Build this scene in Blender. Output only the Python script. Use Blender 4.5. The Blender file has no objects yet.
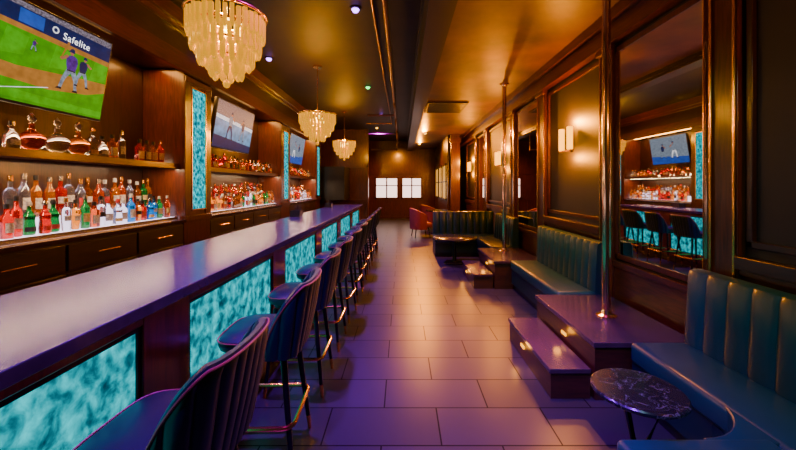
import bpy, bmesh, math, random
from mathutils import Vector, Matrix
R = math.radians
PI = math.pi
random.seed(7)
scene = bpy.context.scene
COL = scene.collection

# ------------------------------------------------------------------ materials
def nodes(name):
    m = bpy.data.materials.new(name); m.use_nodes = True
    nt = m.node_tree
    return m, nt, nt.nodes['Principled BSDF']

def mat(name, col, rough=0.5, metal=0.0, emis=None, es=0.0, trans=0.0, coat=0.0, var=0.0, vscale=8.0, bump=0.0, spec=.5):
    m, nt, b = nodes(name)
    b.inputs['Base Color'].default_value = (*col, 1)
    b.inputs['Roughness'].default_value = rough
    b.inputs['Metallic'].default_value = metal
    b.inputs['Transmission Weight'].default_value = trans
    b.inputs['Coat Weight'].default_value = coat
    b.inputs['Coat Roughness'].default_value = 0.12
    b.inputs['Specular IOR Level'].default_value = spec
    if emis:
        b.inputs['Emission Color'].default_value = (*emis, 1)
        b.inputs['Emission Strength'].default_value = es
    if var > 0 or bump > 0:
        tc = nt.nodes.new('ShaderNodeTexCoord')
        n = nt.nodes.new('ShaderNodeTexNoise'); n.inputs['Scale'].default_value = vscale; n.inputs['Detail'].default_value = 5
        nt.links.new(tc.outputs['Object'], n.inputs['Vector'])
        if var > 0:
            r = nt.nodes.new('ShaderNodeValToRGB')
            r.color_ramp.elements[0].position = .3; r.color_ramp.elements[1].position = .7
            r.color_ramp.elements[0].color = (*[c*(1-var) for c in col], 1)
            r.color_ramp.elements[1].color = (*[min(1, c*(1+var)) for c in col], 1)
            nt.links.new(n.outputs['Fac'], r.inputs['Fac']); nt.links.new(r.outputs['Color'], b.inputs['Base Color'])
        if bump > 0:
            bp = nt.nodes.new('ShaderNodeBump'); bp.inputs['Strength'].default_value = bump; bp.inputs['Distance'].default_value = .01
            nt.links.new(n.outputs['Fac'], bp.inputs['Height']); nt.links.new(bp.outputs['Normal'], b.inputs['Normal'])
    return m

def wood(name, c1, c2, scale=(2, 2, 12), rough=0.35, coat=0.3):
    m, nt, b = nodes(name)
    tc = nt.nodes.new('ShaderNodeTexCoord'); mp = nt.nodes.new('ShaderNodeMapping'); mp.inputs['Scale'].default_value = scale
    n = nt.nodes.new('ShaderNodeTexNoise'); n.inputs['Scale'].default_value = 3; n.inputs['Detail'].default_value = 8; n.inputs['Distortion'].default_value = 1.2
    r = nt.nodes.new('ShaderNodeValToRGB'); r.color_ramp.elements[0].position = .3; r.color_ramp.elements[1].position = .75
    r.color_ramp.elements[0].color = (*c1, 1); r.color_ramp.elements[1].color = (*c2, 1)
    L = nt.links.new
    L(tc.outputs['Object'], mp.inputs['Vector']); L(mp.outputs['Vector'], n.inputs['Vector']); L(n.outputs['Fac'], r.inputs['Fac']); L(r.outputs['Color'], b.inputs['Base Color'])
    b.inputs['Roughness'].default_value = rough; b.inputs['Coat Weight'].default_value = coat; b.inputs['Coat Roughness'].default_value = .15
    return m

def glowpanel(name, strength, scale=7.0):
    m, nt, b = nodes(name)
    tc = nt.nodes.new('ShaderNodeTexCoord')
    n = nt.nodes.new('ShaderNodeTexNoise'); n.inputs['Scale'].default_value = scale; n.inputs['Detail'].default_value = 5
    n.inputs['Roughness'].default_value = .55; n.inputs['Distortion'].default_value = .3
    r = nt.nodes.new('ShaderNodeValToRGB'); cr = r.color_ramp
    cr.elements[0].position = .30; cr.elements[0].color = (0, .05, .08, 1)
    cr.elements[1].position = .74; cr.elements[1].color = (0, .90, 1, 1)
    e = cr.elements.new(.42); e.color = (0, .16, .21, 1)
    e = cr.elements.new(.50); e.color = (0, .36, .43, 1)
    e = cr.elements.new(.60); e.color = (0, .60, .68, 1)
    L = nt.links.new
    L(tc.outputs['Object'], n.inputs['Vector']); L(n.outputs['Fac'], r.inputs['Fac']); L(r.outputs['Color'], b.inputs['Emission Color'])
    b.inputs['Emission Strength'].default_value = strength
    b.inputs['Base Color'].default_value = (0, .004, .005, 1); b.inputs['Roughness'].default_value = .6
    b.inputs['Specular IOR Level'].default_value = 0
    return m

def floor_mat():
    m, nt, b = nodes('slate_tile')
    tc = nt.nodes.new('ShaderNodeTexCoord'); L = nt.links.new
    mp = nt.nodes.new('ShaderNodeMapping'); mp.inputs['Location'].default_value = (.12, .05, 0)
    br = nt.nodes.new('ShaderNodeTexBrick')
    br.inputs['Scale'].default_value = 1; br.inputs['Brick Width'].default_value = .70; br.inputs['Row Height'].default_value = .355
    br.inputs['Mortar Size'].default_value = .005; br.inputs['Mortar Smooth'].default_value = .2; br.offset = .5
    br.inputs['Color1'].default_value = (.034, .027, .034, 1); br.inputs['Color2'].default_value = (.022, .018, .022, 1); br.inputs['Mortar'].default_value = (.004, .003, .004, 1)
    L(tc.outputs['Object'], mp.inputs['Vector']); L(mp.outputs['Vector'], br.inputs['Vector'])
    n = nt.nodes.new('ShaderNodeTexNoise'); n.inputs['Scale'].default_value = 1.6; n.inputs['Detail'].default_value = 1
    L(tc.outputs['Object'], n.inputs['Vector'])
    mx = nt.nodes.new('ShaderNodeMixRGB'); mx.blend_type = 'MULTIPLY'; mx.inputs['Fac'].default_value = .25
    L(br.outputs['Color'], mx.inputs['Color1']); L(n.outputs['Fac'], mx.inputs['Color2']); L(mx.outputs['Color'], b.inputs['Base Color'])
    b.inputs['Roughness'].default_value = .33
    sp = nt.nodes.new('ShaderNodeMapRange'); sp.inputs['To Min'].default_value = .58; sp.inputs['To Max'].default_value = .10
    L(br.outputs['Fac'], sp.inputs['Value']); L(sp.outputs['Result'], b.inputs['Specular IOR Level'])
    return m

def marble_mat():
    m, nt, b = nodes('black_marble')
    tc = nt.nodes.new('ShaderNodeTexCoord'); L = nt.links.new
    n = nt.nodes.new('ShaderNodeTexNoise'); n.inputs['Scale'].default_value = 11; n.inputs['Detail'].default_value = 8; n.inputs['Distortion'].default_value = 1.0
    r = nt.nodes.new('ShaderNodeValToRGB'); cr = r.color_ramp
    cr.elements[0].position = .482; cr.elements[0].color = (.006, .006, .008, 1)
    cr.elements[1].position = .512; cr.elements[1].color = (.008, .008, .010, 1)
    e = cr.elements.new(.497); e.color = (.070, .070, .066, 1)
    L(tc.outputs['Object'], n.inputs['Vector']); L(n.outputs['Fac'], r.inputs['Fac']); L(r.outputs['Color'], b.inputs['Base Color'])
    b.inputs['Roughness'].default_value = .18
    return m

M = {}
M['floor'] = floor_mat()
M['marble'] = marble_mat()
M['wood'] = wood('dark_walnut', (.016, .0035, .0012), (.050, .011, .003), (12, 12, 1.5))
M['wood_h'] = wood('dark_walnut_long', (.012, .0026, .001), (.040, .009, .0026), (12, 1.5, 12))
M['wood_red'] = wood('red_mahogany', (.038, .0065, .0016), (.125, .024, .005), (12, 12, 1.2), .28, .35)
M['wood_red_h'] = wood('red_mahogany_long', (.036, .006, .0016), (.115, .022, .005), (12, 1.2, 12), .28, .35)
M['beam'] = wood('near_black_beam', (.004, .002, .0015), (.013, .005, .003), (12, 1.5, 12), .45, .1)
M['paint'] = mat('black_wall_paint', (.010, .0065, .006), .5, var=.2, vscale=3)
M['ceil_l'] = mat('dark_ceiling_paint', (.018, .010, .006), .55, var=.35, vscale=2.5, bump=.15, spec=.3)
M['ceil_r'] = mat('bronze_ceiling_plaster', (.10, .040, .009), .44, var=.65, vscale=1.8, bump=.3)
M['black'] = mat('black_satin', (.008, .008, .009), .35, var=.1)
M['blackmetal'] = mat('black_metal', (.012, .012, .013), .3, metal=.6, var=.1)
M['pipemetal'] = mat('orange_lit_pipe', (.30, .16, .07), .35, metal=1, var=.2)  # orange light falling on the pipes is put into this metal colour
M['steel'] = mat('brushed_steel', (.55, .55, .57), .25, metal=1, var=.1, vscale=30)
M['brass'] = mat('brass', (.92, .50, .10), .22, metal=1, var=.1, vscale=30)
M['bartop'] = mat('satin_dark_stone', (.034, .014, .048), .22, var=.25, vscale=14, spec=.4)
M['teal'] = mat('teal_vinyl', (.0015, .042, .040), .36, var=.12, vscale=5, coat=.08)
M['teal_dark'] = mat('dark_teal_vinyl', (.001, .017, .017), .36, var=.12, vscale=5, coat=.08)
M['stoolseat'] = mat('blue_grey_vinyl', (.006, .011, .015), .38, var=.12, vscale=5)
M['piping'] = mat('tan_piping', (.20, .09, .03), .4, var=.1)
M['plat'] = mat('platform_laminate', (.045, .018, .034), .24, var=.25, vscale=4, coat=.3)
M['platside'] = wood('platform_side_wood', (.020, .006, .003), (.06, .018, .006), (1.5, 1.5, 12))
M['glow'] = glowpanel('cyan_backlit_onyx', 1.15, 15)
M['glow_s'] = glowpanel('cyan_backlit_onyx_small', 1.5, 22)
M['mirror'] = mat('mirror_glass', (.74, .72, .70), .015, metal=1)
M['lightbox'] = mat('white_light_box', (.3, .3, .32), .4, emis=(.92, .76, 1), es=2.3)
M['amberlight'] = mat('amber_step_light', (.02, .01, .002), .5, emis=(1, .40, .004), es=3.0, spec=.1)
M['sconceglass'] = mat('warm_sconce_glass', (.01, .004, .001), .6, emis=(1, .36, .0), es=5.0, spec=.05)
M['crystal'] = mat('self_glowing_crystal', (.35, .16, .008), .14, trans=.10, emis=(1, .44, .0), es=.80, var=.35, vscale=30)  # emission puts the amber light of the bulbs into the prisms themselves
M['bulb'] = mat('warm_bulb', (.3, .2, .1), .4, emis=(1, .55, .06), es=12)
M['downlight'] = mat('violet_white_lamp', (.1, .1, .1), .4, emis=(.40, .15, 1), es=10)
M['amberlamp'] = mat('amber_lamp', (.1, .1, .05), .4, emis=(1, .45, .03), es=6)
M['greenlamp'] = mat('green_lamp', (.1, .3, .1), .4, emis=(.01, 1, .15), es=6)
M['winglass'] = mat('frosted_window_glass', (.3, .3, .3), .3, emis=(1, .68, .60), es=3.0, var=.15, vscale=4)
M['winglass2'] = mat('warm_window_glass', (.2, .15, .1), .3, emis=(1, .46, .06), es=1.6, var=.15, vscale=4)
M['pink'] = mat('rose_velvet', (.16, .016, .018), .6, var=.15)
M['grille'] = mat('grey_grille', (.03, .024, .022), .5, var=.1)
M['pole'] = mat('polished_bronze_steel', (.92, .60, .32), .15, metal=1, var=.05)

# ------------------------------------------------------------------ mesh helpers
def BM(): return bmesh.new()

def box(bm, x0, x1, y0, y1, z0, z1):
    v = [bm.verts.new((x, y, z)) for x in (x0, x1) for y in (y0, y1) for z in (z0, z1)]
    for f in ((0, 1, 3, 2), (4, 6, 7, 5), (0, 4, 5, 1), (2, 3, 7, 6), (0, 2, 6, 4), (1, 5, 7, 3)):
        bm.faces.new([v[i] for i in f])
    return v

def rbox(bm, x0, x1, y0, y1, z0, z1, r=.02, seg=3):
    t = bmesh.new(); box(t, x0, x1, y0, y1, z0, z1)
    bmesh.ops.bevel(t, geom=t.edges[:], offset=r, segments=seg, profile=.5, affect='EDGES')
    me = bpy.data.meshes.new('t'); t.to_mesh(me); t.free(); bm.from_mesh(me); bpy.data.meshes.remove(me)

def lathe(bm, prof, seg=20, cx=0, cy=0, power=2.0, sx=1, sy=1):
    rings = []
    for r, z in prof:
        if r < 1e-5:
            rings.append([bm.verts.new((cx, cy, z))])
        else:
            ring = []
            for i in range(seg):
                a = 2*PI*i/seg + PI/seg; c, s = math.cos(a), math.sin(a)
                k = 1.0 if power == 2 else 1/((abs(c)**power + abs(s)**power)**(1/power))
                ring.append(bm.verts.new((cx + r*k*c*sx, cy + r*k*s*sy, z)))
            rings.append(ring)
    for a, b in zip(rings, rings[1:]):
        for i in range(seg):
            j = (i+1) % seg
            if len(a) == 1 and len(b) == 1: continue
            if len(a) == 1: bm.faces.new((a[0], b[i], b[j]))
            elif len(b) == 1: bm.faces.new((a[i], b[0], a[j]))
            else: bm.faces.new((a[i], b[i], b[j], a[j]))
    for ring in (rings[0], rings[-1]):
        if len(ring) > 1:
            try: bm.faces.new(ring)
            except Exception: pass

def cyl(bm, x, y, z0, z1, r, seg=20, r2=None):
    lathe(bm, [(0, z0), (r, z0), (r if r2 is None else r2, z1), (0, z1)], seg, x, y)

def tube(bm, pts, r, seg=8, closed=False, r_end=None):
    pts = [Vector(p) for p in pts]; n = len(pts); rings = []
    up = Vector((0, 0, 1))
    for i, p in enumerate(pts):
        if closed: d = pts[(i+1) % n]-pts[i-1]
        else: d = pts[min(i+1, n-1)]-pts[max(i-1, 0)]
        d.normalize()
        u = up if abs(d.dot(up)) < .95 else Vector((1, 0, 0))
        a = d.cross(u).normalized(); b = a.cross(d).normalized()
        rr = r if r_end is None else r+(r_end-r)*i/(n-1)
        rings.append([bm.verts.new(p + a*rr*math.cos(2*PI*k/seg) + b*rr*math.sin(2*PI*k/seg)) for k in range(seg)])
    m = n if closed else n-1
    for i in range(m):
        A, B = rings[i], rings[(i+1) % n]
        for k in range(seg): bm.faces.new((A[k], A[(k+1) % seg], B[(k+1) % seg], B[k]))
    if not closed: bm.faces.new(rings[0]); bm.faces.new(rings[-1])

def poly(bm, pts, y=0.0):
    bm.faces.new([bm.verts.new((px, y, pz)) for px, pz in pts])

def prism(bm, pts, z0, z1):
    a = [bm.verts.new((x, y, z0)) for x, y in pts]; b = [bm.verts.new((x, y, z1)) for x, y in pts]
    bm.faces.new(a); bm.faces.new(b)
    for i in range(len(pts)):
        j = (i+1) % len(pts); bm.faces.new((a[i], a[j], b[j], b[i]))

def finish(name, bm, material):
    bmesh.ops.recalc_face_normals(bm, faces=bm.faces[:])
    for f in bm.faces: f.smooth = True
    for e in bm.edges:
        if len(e.link_faces) == 2 and e.calc_face_angle(0) > R(38): e.smooth = False
    me = bpy.data.meshes.new(name); bm.to_mesh(me); bm.free()
    if material: me.materials.append(material)
    return me

def link(name, me, parent=None, loc=(0, 0, 0), rot=(0, 0, 0)):
    o = bpy.data.objects.new(name, me); COL.objects.link(o)
    o.location = loc; o.rotation_euler = rot
    if parent: o.parent = parent
    return o

def obj(name, bm, material, parent=None, loc=(0, 0, 0), rot=(0, 0, 0), bev=0, label=None):
    o = link(name, finish(name, bm, material), parent, loc, rot)
    if bev:
        md = o.modifiers.new('bevel', 'BEVEL'); md.width = bev; md.segments = 2; md.limit_method = 'ANGLE'
    if label: o['label'] = label
    return o

def thing(name, label, cat, loc=(0, 0, 0), rot=(0, 0, 0), group=None):
    o = bpy.data.objects.new(name, None); COL.objects.link(o); o.empty_display_size = .1
    o.location = loc; o.rotation_euler = rot
    o['label'] = label; o['category'] = cat
    if group: o['group'] = group
    return o

def tag(o, label, cat, group=None):
    o['label'] = label; o['category'] = cat
    if group: o['group'] = group
    return o

def struct(name, bm, m, parent=None, bev=0):
    o = obj(name, bm, m, parent, bev=bev)
    if not parent: o['kind'] = 'structure'
    return o

def dup(root, loc, label, rotz=None):
    r = root.copy(); COL.objects.link(r); r.location = loc; r['label'] = label
    if rotz is not None: r.rotation_euler = (0, 0, rotz)
    for ch in list(root.children):
        c = ch.copy(); COL.objects.link(c); c.parent = r
        for g in ch.children:
            d = g.copy(); COL.objects.link(d); d.parent = c
    return r

ORD = ['first', 'second', 'third', 'fourth', 'fifth', 'sixth', 'seventh', 'eighth', 'ninth', 'tenth', 'eleventh', 'twelfth', 'thirteenth',
       'fourteenth', 'fifteenth', 'sixteenth', 'seventeenth', 'eighteenth', 'nineteenth', 'twentieth', 'twenty-first', 'twenty-second', 'twenty-third', 'twenty-fourth', 'twenty-fifth', 'twenty-sixth']

# ------------------------------------------------------------------ room shell
XL, XR, YB, YF = -3.25, 2.17, 16.7, -1.2
ZL, ZR = 3.6, 3.22
bm = BM(); box(bm, XL-.1, XR+.1, YF, YB+.1, -.1, 0); struct('floor', bm, M['floor'])
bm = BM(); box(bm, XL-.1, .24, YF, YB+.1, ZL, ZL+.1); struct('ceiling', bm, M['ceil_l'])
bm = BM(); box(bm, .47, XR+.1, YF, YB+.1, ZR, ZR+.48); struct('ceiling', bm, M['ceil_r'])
bm = BM(); box(bm, .24, .47, YF, YB, 3.12, ZL+.1)
box(bm, .215, .24, YF, YB, 3.50, ZL); box(bm, .47, .50, YF, YB, 3.16, ZR)
struct('trim_1', bm, M['beam'])
bm = BM(); box(bm, XL-.1, XL, YF, YB+.1, 0, ZL); struct('wall_left', bm, M['wood'])
bm = BM(); box(bm, XR, XR+.1, YF, YB+.1, 0, ZR); struct('wall_right', bm, M['paint'])
bm = BM(); box(bm, XL-.1, XR+.1, YF-.1, YF, 0, ZL+.1); struct('wall_front', bm, M['paint'])
bm = BM()
wins = [(-1.26, -.16), (-.04, .94)]; wz0, wz1 = .90, 1.92
box(bm, XL, wins[0][0], YB, YB+.1, 0, ZL); box(bm, wins[0][1], wins[1][0], YB, YB+.1, wz0, wz1); box(bm, wins[1][1], XR, YB, YB+.1, 0, ZL)
box(bm, wins[0][0], wins[1][1], YB, YB+.1, 0, wz0); box(bm, wins[0][0], wins[1][1], YB, YB+.1, wz1, ZL)
struct('wall_back', bm, M['wood_red'])
bm = BM()
for k in range(7): box(bm, XL+.1+k*.78, XL+.1+k*.78+.06, YB-.02, YB, .1, .82)
box(bm, XL, 1.5, YB-.03, YB, .82, .88); box(bm, XL, 1.5, YB-.025, YB, 0, .1); box(bm, XL, 1.5, YB-.06, YB, 2.05, 2.2)
struct('trim_2', bm, M['wood_red'])
for i, (a, b) in enumerate(wins):
    bm = BM(); box(bm, a, b, YB+.04, YB+.06, wz0, wz1)
    w = struct('window_%d' % (i+1), bm, M['winglass'])
    bm = BM()
    for (x0, x1, z0, z1) in ((a, a+.07, wz0, wz1), (b-.07, b, wz0, wz1), (a, b, wz0, wz0+.07), (a, b, wz1-.07, wz1), ((a+b)/2-.03, (a+b)/2+.03, wz0, wz1), (a, b, 1.5, 1.54)):
        box(bm, x0, x1, YB-.03, YB+.04, z0, z1)
    obj('window_frame', bm, M['wood_red'], w)
bm = BM(); box(bm, XL, -1.25, 13.4, 13.55, 0, ZL); struct('wall_partition', bm, M['wood_red'])
bm = BM(); box(bm, XL, -1.95, 12.2, 13.38, 1.02, 2.1); box(bm, XL, -1.95, 12.2, 13.38, 2.1, 2.16); struct('bulkhead_left', bm, M['black'])
bm = BM()
box(bm, -1.33, -1.25, 13.34, 13.4, 0, 2.3); box(bm, -1.95, -1.25, 13.34, 13.4, 2.2, 2.3); box(bm, -1.95, -1.25, 13.35, 13.4, .9, 1.0)
struct('trim_3', bm, M['wood_red'])
bm = BM(); box(bm, 1.55, 1.65, 12.24, YB, 0, ZR); struct('wall_right_far', bm, M['wood_red'])
for i, (a, b) in enumerate(((12.55, 13.6), (13.8, 14.9), (15.15, 16.3))):
    bm = BM(); box(bm, 1.535, 1.548, a, b, 1.05, 2.25); w = struct('window_%d' % (i+3), bm, M['winglass2'])
    bm = BM()
    for (p, q, r_, s) in ((a, b, 1.0, 1.06), (a, b, 2.22, 2.29), (a, a+.06, 1.0, 2.29), (b-.06, b, 1.0, 2.29), ((a+b)/2-.02, (a+b)/2+.02, 1.0, 2.29), (a, b, 1.63, 1.67)): box(bm, 1.51, 1.549, p, q, r_, s)
    obj('window_frame', bm, M['wood_red'], w)

# left soffit / cornice over the back bar
bm = BM()
box(bm, XL, -2.70, YF, 12.05, 2.97, ZL); struct('soffit_left', bm, M['wood_h'])
bm = BM()
box(bm, -2.70, -2.63, YF, 12.08, 2.90, 3.08); box(bm, -2.70, -2.66, YF, 12.08, 3.08, 3.12)
box(bm, -2.70, -2.62, YF, 12.08, 3.44, ZL); box(bm, -2.70, -2.66, YF, 12.08, 3.38, 3.44)
struct('trim_4', bm, M['wood_red_h'])

# ------------------------------------------------------------------ right wall joinery
bm = BM()
box(bm, 2.05, XR, YF, YB, 2.92, 3.0); box(bm, 2.09, XR, YF, YB, 3.0, 3.12); box(bm, 2.02, XR, YF, YB, 3.12, ZR)
struct('trim_5', bm, M['wood_red_h'])
segs = [('p', -1.0, 2.27), ('m', 2.47, 3.61), ('p', 3.84, 5.33), ('m', 5.61, 6.78), ('p', 7.0, 8.95), ('m', 9.2, 10.2), ('p', 10.4, 12.0)]
tn = 6
edge = [(segs[i][2], segs[i+1][1]) for i in range(len(segs)-1)]
for (a, b) in edge:
    bm = BM(); box(bm, 2.115, XR, a, b, 0, 2.92)
    box(bm, 2.07, 2.115, a-.02, b+.02, 2.86, 2.92)
    struct('trim_%d' % tn, bm, M['wood_red'], bev=.004); tn += 1
    bm = BM()
    for y in (a+.004, b-.022): box(bm, 2.098, 2.114, y, y+.018, 0, 2.86)
    struct('trim_%d' % tn, bm, M['brass'], bev=.003); tn += 1
for kind, a, b in segs:
    if kind == 'p':
        bm = BM(); box(bm, 2.145, XR, a, b, 0, .98); box(bm, 2.09, XR, a, b, .98, 1.06); box(bm, 2.12, XR, a, b, .94, .98)
        box(bm, 2.12, 2.145, a, b, 0, .13)
        for (y0, y1) in ((a+.08, b-.08),):
            box(bm, 2.13, 2.145, y0, y1, .84, .875); box(bm, 2.13, 2.145, y0, y1, .2, .235)
            box(bm, 2.13, 2.145, y0, y0+.035, .2, .875); box(bm, 2.13, 2.145, y1-.035, y1, .2, .875)
        y0, y1, z0, z1 = a+.03, b-.03, 1.12, 2.86
        for (p, q, r_, s) in ((y0, y1, z0, z0+.04), (y0, y1, z1-.04, z1), (y0, y0+.04, z0, z1), (y1-.04, y1, z0, z1)):
            box(bm, 2.14, XR, p, q, r_, s)
        struct('trim_%d' % tn, bm, M['wood_h'] if a < 0 else M['wood_red_h'], bev=.004); tn += 1
mi = 0
mlab = ['tall mirror between wood pilasters behind the near dance pole', 'tall narrow mirror beside the far dance pole', 'tall mirror just past the farthest booth']
for kind, a, b in segs:
    if kind == 'm':
        t = thing('wall_mirror', mlab[mi], 'mirror', (XR, (a+b)/2, .78), group='tall mirrors on the right wall')
        h = (b-a)/2
        bm = BM(); box(bm, -.024, -.016, -h+.025, h-.03, .04, 2.06); obj('mirror_glass', bm, M['mirror'], t)
        bm = BM()
        for (p, q, r_, s) in ((-h, h, 0, .05), (-h, h, 2.05, 2.10), (-h, -h+.025, 0, 2.10), (h-.035, h, 0, 2.10)):
            box(bm, -.034, -.001, p, q, r_, s)
        obj('mirror_frame', bm, M['wood_red'], t, bev=.004)
        bm = BM(); box(bm, 2.13, XR, a, b, 0, .74); box(bm, 2.11, XR, a, b, .70, .76)
        struct('trim_%d' % tn, bm, M['wood_red_h'], bev=.004); tn += 1
        mi += 1
bm = BM(); box(bm, 1.62, 1.92, 11.9, 12.2, 0, ZR); box(bm, 1.59, 1.95, 11.87, 12.23, 0, .15); box(bm, 1.59, 1.95, 11.87, 12.23, 2.95, 3.1)
struct('column_right', bm, M['wood_red'], bev=.006)

slab = ['twin tube wall sconce between the two dance poles', 'twin tube wall sconce beyond the far dance pole', 'farthest twin tube wall sconce beside the far column']
def sconce(y, label):
    t = thing('wall_sconce', label, 'wall light', (XR, y, 2.1), group='wall sconces')
    bm = BM(); rbox(bm, -.025, 0, -.03, .03, -.17, .10, .008); obj('backplate', bm, M['blackmetal'], t)
    bm = BM(); tube(bm, [(-.025, 0, -.15), (-.08, 0, -.15)], .012); box(bm, -.10, -.06, -.155, .155, -.16, -.145); obj('arm', bm, M['brass'], t)
    for s in (-.115, .115):
        bm = BM(); lathe(bm, [(0, -.144), (.030, -.144), (.036, -.13), (.036, .13), (.030, .14), (0, .14)], 16, -.08, s)
        obj('glass_tube', bm, M['sconceglass'], t)
    return t
SC = [4.6, 7.85, 11.2]
for y, l in zip(SC, slab): sconce(y, l)

# ------------------------------------------------------------------ ceiling objects
def downlight(x, y, z, label, m, group):
    t = thing('downlight', label, 'ceiling light', (x, y, z), group=group)
    bm = BM(); lathe(bm, [(.045, 0), (.07, 0), (.07, -.012), (.045, -.016)], 20); obj('trim_ring', bm, M['blackmetal'], t)
    bm = BM(); lathe(bm, [(0, -.004), (.044, -.004), (.044, -.02), (.03, -.045), (0, -.055)], 20); obj('lens', bm, m, t)
for x, y, z, m, l in ((-2.18, 5.9, ZL, 'downlight', 'violet recessed downlight beside the nearest chandelier'),
                   (-.55, 4.25, ZL, 'downlight', 'violet recessed downlight near the top of the picture beside the ceiling pipe'),
                   (-.72, 7.6, ZL, 'greenlamp', 'small green ceiling lamp left of the ceiling pipe'),
                   (-.6, 10.5, ZL, 'downlight', 'violet recessed downlight far down the aisle'),
                   (-.9, 12.9, ZL, 'amberlamp', 'small amber downlight near the partition at the far left'),
                   (.75, 11.6, ZR, 'amberlamp', 'nearer added amber downlight at the far end of the bronze ceiling'),  # this fixture and the next are added, to house the floor streak lamps
                   (.70, 14.6, ZR, 'amberlamp', 'farther added amber downlight at the far end of the bronze ceiling')):
    downlight(x, y, z, l, M[m], 'recessed ceiling lamps')
t = thing('air_vent', 'dark louvred air vent in the bronze right ceiling', 'air vent', (.94, 7.84, ZR))
bm = BM()
for (p, q, r_, s) in ((-.42, .42, -.50, -.45), (-.42, .42, .45, .50), (-.42, -.38, -.45, .45), (.38, .42, -.45, .45)): box(bm, p, q, r_, s, -.03, -.001)
obj('vent_frame', bm, M['grille'], t)
bm = BM()
for k in range(11): box(bm, -.38, .38, -.44+k*.08, -.39+k*.08, -.022, -.008)
obj('louvre', bm, M['black'], t)
t = thing('ceiling_pipe', 'thick dark sprinkler pipe running along the ceiling with short branches', 'pipe', (-.18, 0, 3.45))
bm = BM(); tube(bm, [(0, YF+.02, 0), (0, YB-.08, 0)], .03, 10); obj('main_pipe', bm, M['pipemetal'], t)
for y in range(1, 16, 2):
    bm = BM(); tube(bm, [(0, y, 0), (0, y, ZL-3.45)], .008, 6); obj('hanger', bm, M['blackmetal'], t)
bm = BM(); tube(bm, [(0, 8.4, -.02), (0, 8.4, -.30), (-.62, 8.4, -.30)], .026, 8); obj('branch', bm, M['pipemetal'], t)
bm = BM(); tube(bm, [(0, 10.4, -.02), (0, 10.4, -.45), (-.8, 10.4, -.45)], .026, 8); obj('branch', bm, M['pipemetal'], t)
bm = BM(); tube(bm, [(0, 12.6, -.02), (0, 12.6, -.68), (-.9, 12.6, -.68)], .028, 8); obj('branch', bm, M['pipemetal'], t)
bm = BM(); tube(bm, [(-.34, YF+.02, 3.584), (-.34, 12.0, 3.584), (-1.2, 12.05, 3.584)], .016, 8)
tag(obj('ceiling_conduit', bm, M['pipemetal']), 'thin conduit beside the thick ceiling pipe', 'pipe')

# chandeliers
def make_chandelier(x, y, label, zt, sc):
    t = thing('chandelier', label, 'chandelier', (x, y, zt), group='tiered crystal chandeliers over the bar')
    tiers = [(.275*sc, 0, .17, 38), (.245*sc, -.11, .17, 30), (.19*sc, -.22, .16, 20), (.11*sc, -.32, .15, 11)]
    H = ZL-zt
    bm = BM(); cyl(bm, 0, 0, H-.03, H-.001, .08); obj('ceiling_canopy', bm, M['brass'], t)
    bm = BM(); tube(bm, [(0, 0, H-.03), (0, 0, -.34)], .008, 8); obj('stem', bm, M['brass'], t)
    for (r, z, h, n) in tiers:
        w = PI*r/n*.90
        bm = BM(); tube(bm, [((r+w)*math.cos(2*PI*k/40), (r+w)*math.sin(2*PI*k/40), z) for k in range(40)], .009, 6, closed=True)
        for k in range(3):
            a = k*2*PI/3; tube(bm, [(0, 0, z), ((r+w)*math.cos(a), (r+w)*math.sin(a), z)], .005, 6)
        obj('ring_frame', bm, M['brass'], t)
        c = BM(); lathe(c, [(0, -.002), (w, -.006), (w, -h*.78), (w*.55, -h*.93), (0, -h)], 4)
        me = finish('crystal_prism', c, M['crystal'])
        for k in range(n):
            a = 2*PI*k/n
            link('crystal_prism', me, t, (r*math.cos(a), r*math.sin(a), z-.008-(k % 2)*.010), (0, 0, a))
    for k in range(4):
        a = k*PI/2+.5
        bm = BM(); lathe(bm, [(0, -.16), (.012, -.15), (.024, -.12), (.016, -.08), (.008, -.04), (0, -.04)], 10, .10*math.cos(a), .10*math.sin(a))
        obj('bulb', bm, M['bulb'], t)
    bm = BM(); lathe(bm, [(0, -.48), (.02, -.49), (.03, -.515), (.02, -.54), (0, -.55)], 12); tube(bm, [(0, 0, -.34), (0, 0, -.49)], .004, 6); obj('finial', bm, M['crystal'], t)
    return t
CH = [(-1.33, 2.73), (-1.48, 6.3), (-1.62, 10.1)]
clab = ['nearest and largest tiered crystal chandelier glowing amber over the bar', 'middle crystal chandelier hanging on a stem over the bar', 'farthest crystal chandelier over the end of the bar']
for (x, y), l, zt, sc in zip(CH, clab, (2.79, 2.76, 2.76), (.96, 1.1, 1.1)): make_chandelier(x, y, l, zt, sc)

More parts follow.
